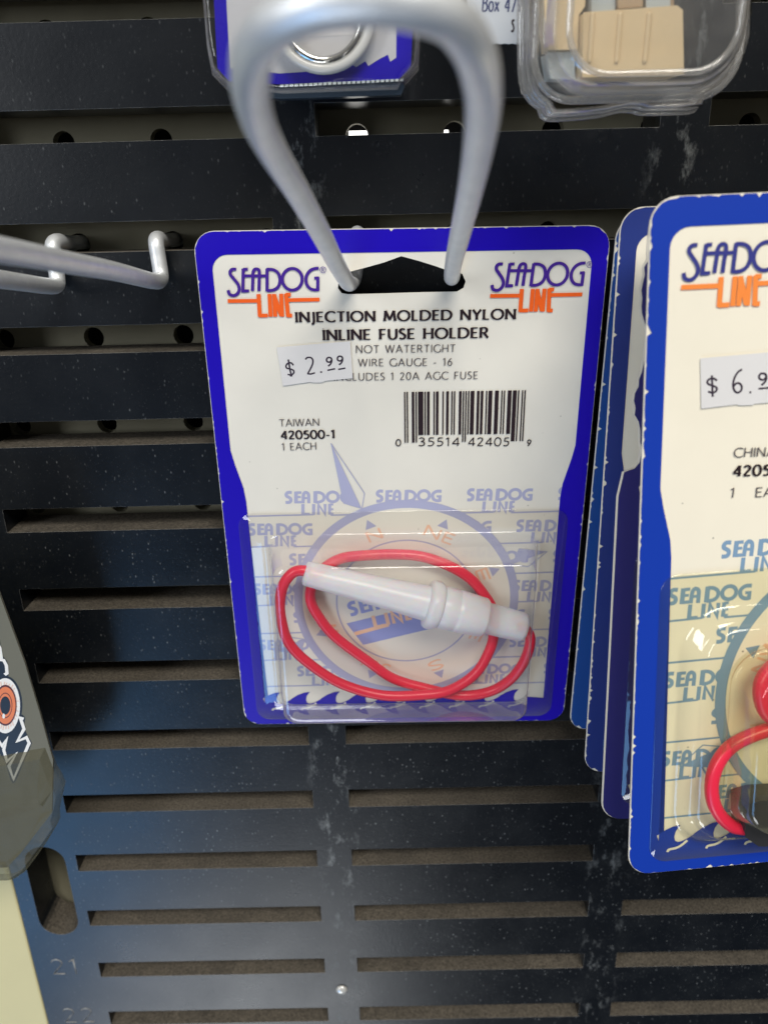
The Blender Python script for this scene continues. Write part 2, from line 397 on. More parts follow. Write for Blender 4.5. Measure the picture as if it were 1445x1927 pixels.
def text(mb, s, p0, p1, cap, mat, wv, wh, h, gap=.16):
    """Letters from p0 to p1 (baseline ends, card inches), cap height cap."""
    p0 = Vector(p0); p1 = Vector(p1); d = p1-p0; W = d.length; d = d/W; up = Vector((d.y, -d.x))
    tot = sum(GL[c][0] for c in s)+gap*(len(s)-1); k = W/tot; x = 0
    for c in s:
        adv, st = GL[c]
        for i, pl in enumerate(st):
            mb.stroke([tuple(p0+d*(k*(x+a))+up*(cap*b)) for a, b in pl], h+i*2e-5, mat, wv, wh)
            if wv > wh*1.4 and len(pl) == 2 and abs(pl[0][0]-pl[1][0]) < .1:          # flared ends of the heavy uprights
                for (a, b), sg in ((pl[0], 1), (pl[1], -1)):
                    e = p0+d*(k*(x+a))+up*(cap*b); sg = sg if pl[0][1] < pl[1][1] else -sg
                    mb.poly([tuple(e-d*wv*.66), tuple(e+d*wv*.66), tuple(e+d*wv*.45+up*(sg*.026)), tuple(e-d*wv*.45+up*(sg*.026))], h+4e-4+i*2e-5, mat)
        x += adv+gap

# ------------------------------------------------------------------ the slat wall
XS = [(-4.341, -1.075), (-.608, 2.662), (3.128, 6.40), (6.87, 10.14)]
XE0, XE1 = -5.27, 10.6
TH = .55
def build_panel():
    xs = [XE0]+[x for s in XS for x in s]+[XE1]
    zs = [3.35]
    rows = list(range(-2, 18))
    for k in rows: zs += [-k+.284, -k]
    zs.append(-18.2)
    slot = lambda i, j: (i % 2 == 1) and (j % 2 == 1)
    nx, nz = len(xs), len(zs)
    vs = [(x, y, z) for y in (0, TH) for z in zs for x in xs]
    idx = lambda i, j, b: b*nx*nz+j*nx+i
    fs = []
    solid = lambda i, j: 0 <= i < nx-1 and 0 <= j < nz-1 and not slot(i, j)
    for j in range(nz-1):
        for i in range(nx-1):
            if not solid(i, j): continue
            fs.append((idx(i, j, 0), idx(i, j+1, 0), idx(i+1, j+1, 0), idx(i+1, j, 0)))
            fs.append((idx(i, j, 1), idx(i+1, j, 1), idx(i+1, j+1, 1), idx(i, j+1, 1)))
            if not solid(i, j-1): fs.append((idx(i, j, 0), idx(i+1, j, 0), idx(i+1, j, 1), idx(i, j, 1)))
            if not solid(i, j+1): fs.append((idx(i, j+1, 0), idx(i, j+1, 1), idx(i+1, j+1, 1), idx(i+1, j+1, 0)))
            if not solid(i-1, j): fs.append((idx(i, j, 0), idx(i, j, 1), idx(i, j+1, 1), idx(i, j+1, 0)))
            if not solid(i+1, j): fs.append((idx(i+1, j, 0), idx(i+1, j+1, 0), idx(i+1, j+1, 1), idx(i+1, j, 1)))
    mb = MB(); mb.add(vs, fs, M_PANEL)
    o = mb.build('slat_panel')
    # the keyhole slot through the left margin
    cut = MB(); pts = arc(-4.77, 10.84, .275, .275, 180, 360, 14)+arc(-4.77, 11.88, .275, .275, 0, 180, 14)
    prism(cut, pts, -1.0, 1.0, M_PANEL)
    co = cut.build('cutter')
    bmc = bmesh.new(); bmc.from_mesh(co.data); bmesh.ops.remove_doubles(bmc, verts=bmc.verts, dist=1e-7)
    bmesh.ops.recalc_face_normals(bmc, faces=bmc.faces); bmc.to_mesh(co.data); bmc.free()
    b = o.modifiers.new('b', 'BOOLEAN'); b.object = co; b.operation = 'DIFFERENCE'; b.solver = 'EXACT'
    bevel(o, .022, 2)
    dg = bpy.context.evaluated_depsgraph_get(); me = bpy.data.meshes.new_from_object(o.evaluated_get(dg))
    o.modifiers.clear(); o.data = me; bpy.data.objects.remove(co)
    return o
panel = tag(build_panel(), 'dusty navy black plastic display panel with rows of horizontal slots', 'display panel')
for s, k in (('21', 13), ('22', 14), ('23', 15)):
    mb = MB()
    for i, pl in enumerate(GL[s[0]][1]+[[(a+.72, b) for a, b in p] for p in GL[s[1]][1]]):
        P = [(-5.03+a*.37, k-.07-b*.30) for a, b in pl]
        tube(mb, [(x, .004, -z) for x, z in P], .012, M_PANEL, 8)
    mb.build('numeral', panel)
mb = MB(); lathe(mb, (-.853, .01, -13.346), (-.853, -.05, -13.346), [(0, .085), (.45, .082), (.8, .06), (1, .025)], mat('pearl_rivet', (.62, .62, .60), .18, .3))
mb.build('rivet', panel)

def build_pegboard():
    mb = MB(); n = 16
    for ix in range(-6, 10):
        for iz in range(-2, 17):
            cx, cz = 1.017*ix-.236, -iz-.94; r = .115
            sq = []
            for s in range(4):
                for t in range(4):
                    f = -0.5+t/4; sq.append([(.5085, f), (-f*1.017, .5), (-.5085, -f), (f*1.017, -.5)][s])
            ci = [(r*math.cos(math.radians(-45+22.5*i)), r*math.sin(math.radians(-45+22.5*i))) for i in range(n)]
            vs = [(cx+a, .75, cz+b) for a, b in sq]+[(cx+a, .75, cz+b) for a, b in ci]+[(cx+a, .89, cz+b) for a, b in ci]
            fs = []
            for i in range(n):
                j = (i+1) % n; fs += [(i, i+n, j+n, j), (i+n, i+2*n, j+2*n, j+n)]
            mb.add(vs, fs, M_PEG)
    o = mb.build('pegboard')
    bm = bmesh.new(); bm.from_mesh(o.data); bmesh.ops.remove_doubles(bm, verts=bm.verts, dist=1e-6); bm.to_mesh(o.data); bm.free()
    return tag(o, 'olive green perforated pegboard seen through the slots', 'pegboard')
build_pegboard()
mb = MB(); box(mb, -7, 11, 1.6, 1.7, -18.5, 3.5, M_BLACK)
tag(mb.build('dark_sheet'), 'black sheet added for the dark behind the pegboard', 'backing', kind='structure')  # unseen black sheet added to keep the peg holes dark
M_GLOW = mat('glint_glow', (.9, .9, .9), .4); bsdf(M_GLOW).inputs['Emission Color'].default_value = (1, .98, .93, 1); bsdf(M_GLOW).inputs['Emission Strength'].default_value = 2.2  # emitter added behind the pegboard to make the glints in two holes
mb = MB(); tube(mb, [(-.33, 1.05, -1.95), (.2, 1.05, -1.955), (.735, 1.05, -1.965)], .08, M_GLOW, 16)
tag(mb.build('glint_tube'), 'small glowing tube added for the glints in two pegboard holes', 'light helper')
mb = MB(); box(mb, -11, -5.30, .03, .33, -19, -3, M_CREAM)
tag(bevel(mb.build('cream_board'), .03), 'cream painted board left of the dark slatted panel', 'board')

# ------------------------------------------------------------------ wire hooks
def hook(name, pts, label):
    mb = MB(); tube(mb, catmull(pts, 7), .076, M_WIRE, 18)
    return tag(mb.build(name), label, 'display hook', 'galvanised wire loop hooks on the panel')
hook('wire_hook', [(-.236, .93, -2.92), (-.236, .45, -2.915), (-.245, .05, -2.885), (-.25, -.085, -2.93), (-.26, -.10, -3.12), (-.275, -.13, -3.25), (-.30, -.22, -3.32),
     (-.335, -.50, -3.31), (-.39, -1.3, -3.09), (-.43, -2.2, -2.845), (-.49, -3.2, -2.57), (-.53, -4.0, -2.385), (-.515, -4.6, -2.275), (-.455, -5.05, -2.185), (-.36, -5.30, -2.125),
     (-.21, -5.41, -2.085), (-.025, -5.44, -2.072), (.145, -5.40, -2.085), (.26, -5.31, -2.11), (.35, -5.13, -2.175), (.425, -4.75, -2.265), (.475, -4.2, -2.385), (.52, -3.4, -2.575), (.56, -2.35, -2.85),
     (.61, -1.3, -3.08), (.655, -.5, -3.28), (.69, -.22, -3.29), (.72, -.13, -3.23), (.74, -.10, -3.10), (.75, -.085, -2.93), (.765, .05, -2.885), (.78, .45, -2.915), (.78, .93, -2.92)],
     'galvanised wire loop hook sticking out through the hang hole of the $2.99 card')
hook('wire_hook', [(-2.27, .93, -2.92), (-2.27, .45, -2.915), (-2.24, .05, -2.885), (-2.225, -.09, -2.92), (-2.215, -.11, -3.06), (-2.205, -.13, -3.2), (-2.20, -.20, -3.262), (-2.19, -.5, -3.25),
     (-2.17, -1.6, -3.09), (-2.15, -2.6, -2.965), (-2.133, -3.65, -2.833), (-2.16, -4.5, -2.74), (-2.26, -5.1, -2.67), (-2.45, -5.38, -2.64), (-2.65, -5.44, -2.63), (-2.85, -5.38, -2.64),
     (-3.02, -5.1, -2.67), (-3.10, -4.5, -2.76), (-3.115, -3.2, -2.92), (-3.14, -1.63, -3.12), (-3.21, -.5, -3.27), (-3.235, -.20, -3.29), (-3.24, -.13, -3.23), (-3.245, -.11, -3.06), (-3.245, -.09, -2.92),
     (-3.24, .05, -2.885), (-3.287, .45, -2.915), (-3.287, .93, -2.92)],
     'empty galvanised wire loop hook pegged into the panel left of the cards')

# ------------------------------------------------------------------ the carded fuse holders
F0 = Frame((.189, -.42, -2.835), (1, 0, -.010), (-.010, .055, -.998))           # the middle card
FR = Frame((3.925, -1.983, -2.602), (.997, .077, .016), (.025, -.112, -.993))   # front card of the right stack
CW, CH = 1.97, 5.787
def z1(x, y): return F0.uv(x/3.4405+360, y/3.4396+420)
def z2(x, y): return F0.uv(x/3.4405+740, y/3.4396+420)
def z3(x, y): return F0.uv(x/4.0147+420, y/4.0146+900)
def z4(x, y): return F0.uv(x/3.9054+740, y/3.9063+900)
def Q(f, L): return [f(*p) for p in L]
LY = .0022
# the logo, traced once in card inches about its own origin
OL = z1(238, 503)
def rel(L): return [(a-OL[0], b-OL[1]) for a, b in Q(z1, L)]
def smooth2(L, n=5): return [(p.x, p.y) for p in catmull([(a, b, 0) for a, b in L], n)]
S_ = smooth2(rel([(293, 297), (268, 298), (254, 312), (256, 332), (276, 358), (300, 388), (312, 415), (310, 440), (294, 461), (272, 467), (250, 458), (240, 432)]))
LOGO_BLUE = [S_, rel([(377, 437), (336, 438), (338, 293)]), rel([(338, 298), (368, 297)]), rel([(338, 340), (490, 340)]),
    smooth2(rel([(398, 438), (400, 370), (401, 325), (408, 303), (425, 295), (440, 305), (443, 330), (441, 380), (440, 438)])),
    rel([(492, 293), (492, 440)]), smooth2(rel([(490, 297), (530, 300), (560, 318), (574, 350), (574, 385), (560, 415), (530, 432), (490, 435)])),
    smooth2(rel([(655+64*math.cos(t*.3491), 362+70*math.sin(t*.3491)) for t in range(19)])),
    smooth2(rel([(826, 290), (795, 294), (768, 308), (749, 335), (743, 365), (750, 398), (770, 422), (795, 430), (826, 430)])), rel([(820, 436), (820, 350)]), rel([(797, 355), (828, 353)])]
LOGO_ORANGE = [rel([(238, 503), (442, 501)]), rel([(437, 458), (446, 604)]), rel([(440, 597), (497, 596)]), rel([(508, 457), (515, 604)]),
    rel([(538, 457), (545, 604)]), rel([(536, 462), (584, 598)]), rel([(583, 456), (590, 604)]), rel([(614, 455), (628, 604)]), rel([(612, 462), (645, 461)]), rel([(622, 497), (831, 493)]), rel([(622, 597), (654, 596)])]
def logo(parent, org, blue, orange, sub):
    mb = MB(); off = lambda L: [(a+org[0], b+org[1]) for a, b in L]
    for i, L in enumerate(LOGO_BLUE): mb.stroke(off(L), 5*LY+i*2e-5, blue, .031, .028)
    for i, L in enumerate(LOGO_ORANGE): mb.stroke(off(L), 5*LY+i*2e-5, orange, .040, .036)
    c = rel([(853, 301)])[0]; c = (c[0]+org[0], c[1]+org[1])
    mb.stroke(arc(*c, .028, .028, 0, 360, 20), 5*LY, blue, .005)
    for i, pl in enumerate(GL['R'][1]): mb.stroke([(c[0]-.010+a*.034, c[1]+.017-b*.034) for a, b in pl], 5*LY+i*2e-5, blue, .005)
    return mb.build('logo', parent)
# pale background lettering
OW = z3(468, 140)
def relw(L): return [(a-OW[0], b-OW[1]) for a, b in Q(z3, L)]
WM = [(smooth2(relw([(519, 107), (492, 106), (478, 118), (480, 134), (496, 143), (509, 152), (512, 168), (500, 181), (472, 182)]), 3), .052), (relw([(551, 100), (551, 189)]), .058), (relw([(551, 108), (592, 107)]), .042), (relw([(551, 142), (588, 141)]), .036), (relw([(551, 180), (594, 179)]), .042),
      (smooth2(relw([(604, 188), (605, 150), (608, 120), (622, 106), (638, 112), (646, 130), (647, 188)]), 3), .050), (relw([(604, 150), (647, 149)]), .036),
      (relw([(697, 98), (697, 187)]), .062), (smooth2(relw([(697, 106), (730, 108), (755, 122), (763, 142), (755, 165), (730, 178), (697, 180)]), 3), .048),
      (smooth2(relw([(828+42*math.cos(t*.3491), 140+37*math.sin(t*.3491)) for t in range(19)]), 3), .050),
      (smooth2(relw([(960, 107), (925, 107), (900, 122), (893, 143), (903, 166), (925, 178), (952, 178)]), 3), .050), (relw([(950, 186), (950, 140)]), .05), (relw([(925, 146), (962, 145)]), .036),
      (relw([(603, 194), (603, 276)]), .052), (relw([(603, 269), (655, 268)]), .036), (relw([(684, 194), (684, 275)]), .052), (relw([(720, 275), (720, 196), (770, 272), (770, 194)]), .05), (relw([(805, 193), (805, 274)]), .05), (relw([(805, 198), (832, 197)]), .036), (relw([(805, 268), (834, 267)]), .036), (relw([(805, 234), (832, 233)]), .034)]
CC, CR = (.032, 4.07), 1.24
def print_watermark(mb, ink_):
    rows = []
    for k in range(7):
        rows.append((OW[1]+k*.378, OW[0]+(-.43 if k % 2 else 0)))
    for k, (y, x0) in enumerate(rows):
        for j in range(-2, 5):
            x = x0+j*.985
            if x < -1.95 or x > 1.72: continue
            for i, (L, wd) in enumerate(WM):
                P = [(a+x, b+y) for a, b in L]
                if max(p[0] for p in P) > 1.78 or min(p[0] for p in P) < -1.78: continue
                mb.stroke(P, LY+i*1.5e-5, ink_, wd*.68)
            for a, b in ((x-.52+.02, x+.30), (x+.845-.04, x+.985-.52)):
                a, b = max(a, -1.75), min(b, 1.75)
                if b > a: mb.stroke([(a, y+.225), (b, y+.215)], LY+4e-4, ink_, .018)
def disc(mb, c, r, h, m_): mb.poly(arc(*c, r, r, 0, 357, 60), h, m_)
def print_compass(mb, paper_, ink_, ink2, mid):
    disc(mb, CC, CR-.03, 2*LY, paper_)
    mb.stroke(arc(*CC, CR, CR, 0, 360, 90)[:-1], 2.4*LY, ink_, .095, close=True)
    mb.stroke(arc(*CC, .80, .80, 0, 360, 70)[:-1], 2.4*LY, ink_, .018, close=True)
    A0 = -112+0
    for k, s in enumerate(('N', 'NE', 'E', 'SE', 'S', 'SW', 'W', 'NW')):
        a = math.radians(A0+45*k); d = Vector((math.cos(a), math.sin(a))); t = Vector((-d.y, d.x)); c = Vector(CC)
        q = c+d*1.08; mb.poly([tuple(q+d*.06), tuple(q-d*.05+t*.065), tuple(q-d*.05-t*.065)], 2.5*LY, ink_)
        wdt = .1*len(s); b = c+d*.87
        text(mb, s, tuple(b-t*wdt*.85), tuple(b+t*wdt*.85), .13, ink2, .026, .02, 2.6*LY)
        if k in (0, 2, 6):                                  # two-tone pointer, left half filled
            b0 = c+d*(CR+.04); tip = c+d*(CR+.86)
            if k != 0: tip = c+d*(CR+.46)
            mb.poly([tuple(b0), tuple(b0-t*.16+d*.14), tuple(tip)], 2.7*LY, ink_)
            mb.stroke([tuple(b0), tuple(b0+t*.10+d*.16), tuple(tip)], 2.8*LY, ink_, .010)
    # the logo across the compass
    R = Matrix.Rotation(math.radians(-15), 2); sc = 1.30
    pl = lambda a, b: tuple(Vector((CC[0]-.02, CC[1]-.02))+R @ (Vector((a-.5, b-.02))*sc))
    mb.poly([pl(-.06, .10), pl(1.06, .10), pl(.98, .36), pl(.02, .36)], 2.5*LY, mid)
    for i, (L, wd) in enumerate(WM):
        top = i < 13; L2 = [pl(a, b-.04) if top else pl(a, b) for a, b in L]
        mb.stroke(L2, 2.8*LY+i*2e-5, mid if top else ink2, wd*.85)
    for a, b in ((-.02, .30), (.82, 1.0)): mb.stroke([pl(a, .225), pl(b, .215)], 2.8*LY, ink2, .05)
HOLE = Q(F0.uv, [(655, 512), (690, 503), (722, 494), (755, 482), (788, 491), (820, 501), (842, 509), (858, 510), (870, 516), (876, 530), (872, 542), (860, 549), (800, 550), (700, 553), (655, 554), (643, 552), (636, 543), (637, 531), (645, 520)])
def white_field():
    L = [(-1.815, .40)]+arc(-1.665, .365, .15, .15, 180, 270, 6)+arc(1.665, .365, .15, .15, 270, 360, 6)
    R_ = [(1.815, 2.186), (1.785, 2.34), (1.745, 2.50), (1.715, 2.62), (1.70, 2.78), (1.70, 5.44)]
    waves = []; x = 1.70; p = .362
    n = 0
    xs = [-1.555+p*i for i in range(10)]
    for cx in xs[::-1]:
        if cx > 1.66: continue
        waves += [(cx+.17, 5.42), (cx+.12, 5.452), (cx+.07, 5.475), (cx+.03, 5.48), (cx+.005, 5.462), (cx-.002, 5.42), (cx+.01, 5.365), (cx+.05, 5.305), (cx-.02, 5.315), (cx-.10, 5.35), (cx-.165, 5.395)]
    return L+R_+waves+[(-1.70, 5.455), (-1.70, 2.78), (-1.715, 2.62), (-1.745, 2.50), (-1.785, 2.34), (-1.815, 2.186)]
WHITE = white_field()
def print_border(mb, ink_, paper_, inset=.004, rag=0.0):
    out = rrect(-CW+inset, inset, CW-inset, CH-inset, .19)
    if rag:
        dense = []
        for i, (x, y) in enumerate(out):
            x2, y2 = out[(i+1) % len(out)]; L = math.hypot(x2-x, y2-y); n = max(1, int(L/.022))
            for k in range(n): dense.append((x+(x2-x)*k/n, y+(y2-y)*k/n))
        out = [(x*(1-min(.035, rag*.4*max(0, random.gauss(-.4, 1))**2)/CW), y+(-1 if y > CH/2 else 1)*min(.03, rag*.4*max(0, random.gauss(-.4, 1))**2)*(1 if y > CH-.3 or y < .3 else 0)) for x, y in dense]
    mb.poly(out, 3*LY, ink_, [WHITE])
    for i in range(9):                                      # white curls under the crests
        cx = -1.555+.362*i
        mb.stroke(smooth2([(cx-.06, 5.575), (cx-.045, 5.55), (cx+.02, 5.54), (cx+.07, 5.515), (cx+.12, 5.47)], 3), 3.6*LY, paper_, .024)
def card_mesh(paper_, border, pale, pale_or, mid, notch=None, rag=0., plain=False):
    mb = MB(); out = notch or rrect(-CW, 0, CW, CH, .20); th = .018
    mb.poly(out, 0, paper_, [HOLE]); mb.poly(out, -th, paper_, [HOLE])
    for L in (out, HOLE):
        n = len(L); vs = [(x, 0, -y) for x, y in L]+[(x, th, -y) for x, y in L]
        mb.add(vs, [(i, i+n, (i+1) % n+n, (i+1) % n) for i in range(n)], M_EDGE)
    print_watermark(mb, pale); print_compass(mb, paper_, pale, pale_or, mid)
    if notch is None: print_border(mb, border, paper_, .006, rag)
    return mb

def blister(flange, base, depth, draft, m_, parent, r=.18, top_draft=None, name='blister', h0=0.0):
    """A thin thermoformed bubble: welded flange on the card, filleted foot, drafted walls, rounded rim."""
    mb = MB(); x0, y0, x1, y1 = base; td = draft if top_draft is None else top_draft
    def ring(inset, h, rr):
        k = inset/max(draft, 1e-6); return [(x, -h, -y) for x, y in rrect(x0+inset, y0+td*k, x1-inset, y1-inset, rr, 8)]
    fl = [(x, -.020, -y) for x, y in rrect(*flange, .16, 8)]; fl0 = [(x, -.013, -y) for x, y in rrect(flange[0]-.006, flange[1]-.006, flange[2]+.006, flange[3]+.006, .165, 8)]
    R = [fl0, fl, ring(-.06, .022, r+.05), ring(-.02, .028, r+.02), ring(0, .06, r)]
    for t in (.2, .4, .6, .8): R.append(ring(draft*t*.85, .06+(depth-.12)*t, r))
    e = .07
    for a in (0, 22, 45, 68, 90):
        R.append(ring(draft*.85+.10*(1-math.cos(math.radians(a)))*.7, depth-e+e*math.sin(math.radians(a)), r*.95))
    R.append(ring(draft*.85+.11, depth+.001, r*.85))
    if h0: R = [[(x, -max(-y, h0+(.001 if i else 0)) if i < 4 else y-h0*.6*(1-min(1, -y/depth)), z) for x, y, z in r_] for i, r_ in enumerate(R)][2:]
    loft(mb, R, m_)
    return mb.build(name, parent)

BL = lambda L: [F0.uv(*p) for p in L]
# --- the middle pack
pack = tag(empty('blister_pack', F0), 'blue bordered blister card with red wire and white fuse holder priced $2.99', 'blister pack')
card = card_mesh(M_PAPER, M_VIOLET, M_PALE, M_PALEOR, M_MIDBLUE, rag=.011).build('backing_card', pack)
logo(card, OL, M_LOGO, M_ORANGE, None); logo(card, z2(625, 470), M_LOGO, M_ORANGE, None)
mb = MB()
def line(mb, f, s, a, b, m_, wv, wh, fr=None, gap=.16):
    (x0, yt, yb), (x1, yt1, yb1) = a, b; fr = fr or F0
    p0, p1 = fr.uv(x0, yb), fr.uv(x1, yb1); cap = fr.uv(x0, yb)[1]-fr.uv(x0, yt)[1]
    text(mb, s, p0, p1, cap, m_, wv, wh, 5*LY, gap)
line(mb, 0, 'INJECTION MOLDED NYLON', (557.7, 587, 606), (968.5, 580, 600), M_BLACKINK, .025, .012, gap=.20)
line(mb, 0, 'INLINE FUSE HOLDER', (609, 620.5, 640), (917.5, 616, 635), M_BLACKINK, .026, .012, gap=.20)
mb.build('title_text', card)
mb = MB()
line(mb, 0, 'NOT WATERTIGHT', (670, 649.5, 663.8), (856, 647.6, 662), M_GREYINK, .009, .007, gap=.22)
line(mb, 0, 'WIRE GAUGE - 16', (674.5, 675, 689), (850, 673.8, 687.4), M_GREYINK, .009, .007, gap=.22)
line(mb, 0, 'INCLUDES 1 20A AGC FUSE', (629, 702, 716), (898, 699, 712.5), M_GREYINK, .009, .007, gap=.22)
line(mb, 0, 'TAIWAN', (526.6, 788.5, 802), (601, 788, 800.5), M_GREYINK, .009, .007, gap=.16)
line(mb, 0, '420500-1', (529.5, 810.5, 826), (630, 808, 824), M_BLACKINK, .020, .013, gap=.14)
line(mb, 0, '1 EACH', (531.5, 833.5, 847), (595.5, 833, 845.3), M_GREYINK, .009, .007, gap=.20)
mb.build('small_text', card)
# UPC bars
mb = MB()
Lc = ['0001101', '0011001', '0010011', '0111101', '0100011', '0110001', '0101111', '0111011', '0110111', '0001011']
dg = '035514424059'; bits = '101'; guard = [1]*3
for i, d in enumerate(dg):
    c = Lc[int(d)]; c = c if i < 6 else ''.join('10'[int(b)] for b in c)
    bits += c; guard += [1 if i in (0, 11) else 0]*7
    if i == 5: bits += '01010'; guard += [1]*5
bits += '101'; guard += [1]*3
bx0, by0 = F0.uv(760, 737); bx1 = F0.uv(988.5, 737)[0]; yb = F0.uv(870, 817)[1]; yg = F0.uv(870, 831)[1]; mw = (bx1-bx0)/95
i = 0
while i < 95:
    if bits[i] == '1':
        j = i
        while j < 95 and bits[j] == '1' and guard[j] == guard[i]: j += 1
        a, b = bx0+mw*i, bx0+mw*j; y = yg if guard[i] else yb
        mb.poly([(a, by0), (b, by0), (b+.004, y), (a+.004, y)], 5*LY, M_BLACKINK); i = j
    else: i += 1
for s, a, b, t, bt in (('0', 744.5, 754, 826.5, 838.6), ('35514', 787, 864, 822.8, 838.6), ('42405', 880, 957, 822.8, 838.6), ('9', 990.5, 998, 827, 838.6)):
    line(mb, 0, s, (a, t, bt), (b, t, bt), M_BLACKINK, .011, .011, gap=.17)
mb.build('barcode', card)
# price sticker
def sticker(parent, fr, quad, digits, label):
    mb = MB(); q = [fr.uv(*p) for p in quad]; prism(mb, q, 5*LY+.0005, 5*LY+.003, M_STICKER)
    for kind, a, b in digits:
        L = smooth2([fr.uv(*p) for p in a], 3) if b else [fr.uv(*p) for p in a]
        mb.stroke(L, 5*LY+.0042+random.random()*4e-4, M_PEN, .017, .015)
    return mb.build('price_sticker', parent)
def p1(L): return [(x/3.4405+360, y/3.4396+420) for x, y in L]
NINE = [(38, 12), (30, 2), (14, 2), (6, 14), (10, 26), (24, 30), (36, 20), (38, 10), (37, 28), (30, 42), (16, 54)]
dig = [('$', p1([(663, 918), (648, 902), (628, 904), (615, 920), (620, 936), (645, 942), (664, 952), (664, 968), (648, 980), (625, 976)]), 1), ('$', p1([(629, 880), (634, 902), (640, 945), (652, 990)]), 1), ('$', p1([(646, 990), (643, 975)]), 0),
       ('2', p1([(740, 880), (752, 868), (775, 868), (788, 884), (786, 910), (770, 945), (755, 972)]), 1), ('2', p1([(752, 972), (775, 974), (802, 966)]), 0), ('.', p1([(836, 960), (848, 962)]), 0),
       ('9', p1([(870+x*1.05, 866+y*1.05) for x, y in NINE]), 1), ('9', p1([(940+x*1.05, 858+y*1.05) for x, y in NINE]), 1), ('_', p1([(882, 950), (932, 940)]), 0), ('_', p1([(952, 944), (998, 936)]), 0)]
st = sticker(pack, F0, [(521, 653), (659, 641.5), (664, 711), (612, 716), (608, 719), (590, 719.5), (586, 718), (533, 725.5)], dig, None)
# the bubble
bb = (*F0.uv(508, 1006), *F0.uv(1018, 1006)); bub = (-1.485, 3.19, 1.485, 5.45)
blister((-1.80, 2.915, 1.80, 5.70), bub, .57, .10, M_BLISTER, pack, .17, .12)
# fuse holder and its looped wire, loose inside the bubble
fh = tag(empty('fuse_holder', F0), 'milky white inline fuse holder with looped red wire inside the $2.99 blister', 'fuse holder')
HA, HB = F0.loc(572, 1078, .275), F0.loc(987, 1181, .275)
mb = MB(); lathe(mb, HA, HB, [(0, .095), (.006, .13), (.03, .138), (.20, .155), (.40, .178), (.545, .198), (.555, .20)], M_NYLON); mb.build('holder_body', fh)
mb = MB(); lathe(mb, HA, HB, [(.545, .20), (.552, .262), (.562, .275), (.588, .275), (.600, .262), (.61, .245)], M_NYLON); mb.build('flange', fh)
mb = MB(); lathe(mb, HA, HB, [(.60, .235), (.61, .245), (.675, .242), (.68, .234), (.685, .242), (.70, .240), (.805, .222), (.815, .205), (.82, .178), (.90, .174), (.985, .165), (1.0, .150), (1.003, .07)], M_NYLON); mb.build('screw_cap', fh)
W = [(975, 1178, .30), (988, 1182, .30), (996, 1200, .28), (994, 1222, .25), (982, 1252, .22), (958, 1280, .18), (919, 1302, .14), (868, 1308, .12), (804, 1297, .11), (740, 1276, .11), (694, 1246, .11), (632, 1199, .11), (601, 1162, .11),
     (585, 1128, .11), (590, 1095, .10), (612, 1068, .10), (644, 1052, .10), (681, 1046, .10), (740, 1043, .10), (791, 1048, .10), (842, 1064, .10), (883, 1089, .10), (911, 1117, .10), (927, 1150, .12), (929, 1189, .15), (921, 1222, .19),
     (894, 1266, .24), (845, 1298, .27), (791, 1309, .28), (719, 1309, .28), (644, 1288, .28), (582, 1248, .29), (544, 1209, .29), (528, 1165, .30), (527, 1130, .30), (535, 1098, .30), (553, 1077, .30), (575, 1073, .30), (600, 1084, .30)]
mb = MB(); tube(mb, catmull([F0.loc(p[0]+random.uniform(-1.2, 1.2), p[1]+random.uniform(-1.2, 1.2), p[2]) for p in W], 6), .060, M_RED, 14); mb.build('red_wire', fh)

# --- the right stack
GR = 'blue fuse holder cards stacked on the right hook'
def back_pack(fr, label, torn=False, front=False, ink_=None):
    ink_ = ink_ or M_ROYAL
    root = tag(empty('blister_pack', fr), label, 'blister pack', GR)
    if torn:
        left = [(-1.97, 5.3), (-1.97, 2.42), (-1.93, 2.20), (-1.84, 2.17), (-1.80, 2.12)]
        y = 2.0; 
        while y > .35:
            left.append((-1.83+.035*math.sin(y*7)+random.uniform(-.015, .015), y)); y -= .06
        out = left+arc(-1.62, .20, .2, .2, 180, 270, 6)+arc(CW-.2, .2, .2, .2, 270, 360, 6)+arc(CW-.2, CH-.2, .2, .2, 0, 90, 6)+arc(-CW+.2, CH-.2, .2, .2, 90, 180, 6)
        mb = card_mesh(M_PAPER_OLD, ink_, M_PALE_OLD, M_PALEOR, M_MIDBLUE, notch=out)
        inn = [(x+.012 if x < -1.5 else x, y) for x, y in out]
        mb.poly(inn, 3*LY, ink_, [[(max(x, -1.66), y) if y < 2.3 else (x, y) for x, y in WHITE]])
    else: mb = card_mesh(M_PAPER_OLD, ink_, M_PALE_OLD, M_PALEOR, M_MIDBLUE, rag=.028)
    c = mb.build('backing_card', root)
    if front:
        blister((-1.78, 2.92, 1.78, 5.66), (-1.56, 3.25, 1.56, 5.46), .22, .10, M_BLISTER_OLD, root, .34)
        blister((-1.30, 3.50, 1.30, 5.28), (-1.22, 3.56, 1.22, 5.22), .50, .09, M_BLISTER_OLD, root, .3, name='raised_bubble', h0=.215)
    else: blister((-1.78, 2.92, 1.78, 5.62), (-1.2, 3.2, 1.2, 5.35), .42, .10, M_BLISTER_OLD, root, .2)
    return root, c
def frame_from(tl, bl):
    tl, bl = Vector(tl), Vector(bl); v = (bl-tl).normalized(); u = Vector((1, .02, 0)); u = (u-v*u.dot(v)).normalized()
    return Frame(tl+u*CW, u, v)
root, c = back_pack(FR, 'front blue bordered blister card of right stack with $6 price sticker', front=True)
logo(c, FR.uv(1280, 541), M_LOGO_OLD, M_ORANGE_OLD, None)
mb = MB()
line(mb, 0, 'CHINA', (1379, 843, 860), (1456, 840, 858), M_GREYINK, .010, .008, FR)
line(mb, 0, '4205', (1377, 876, 896), (1446, 873, 894), M_BLACKINK, .022, .013, FR)
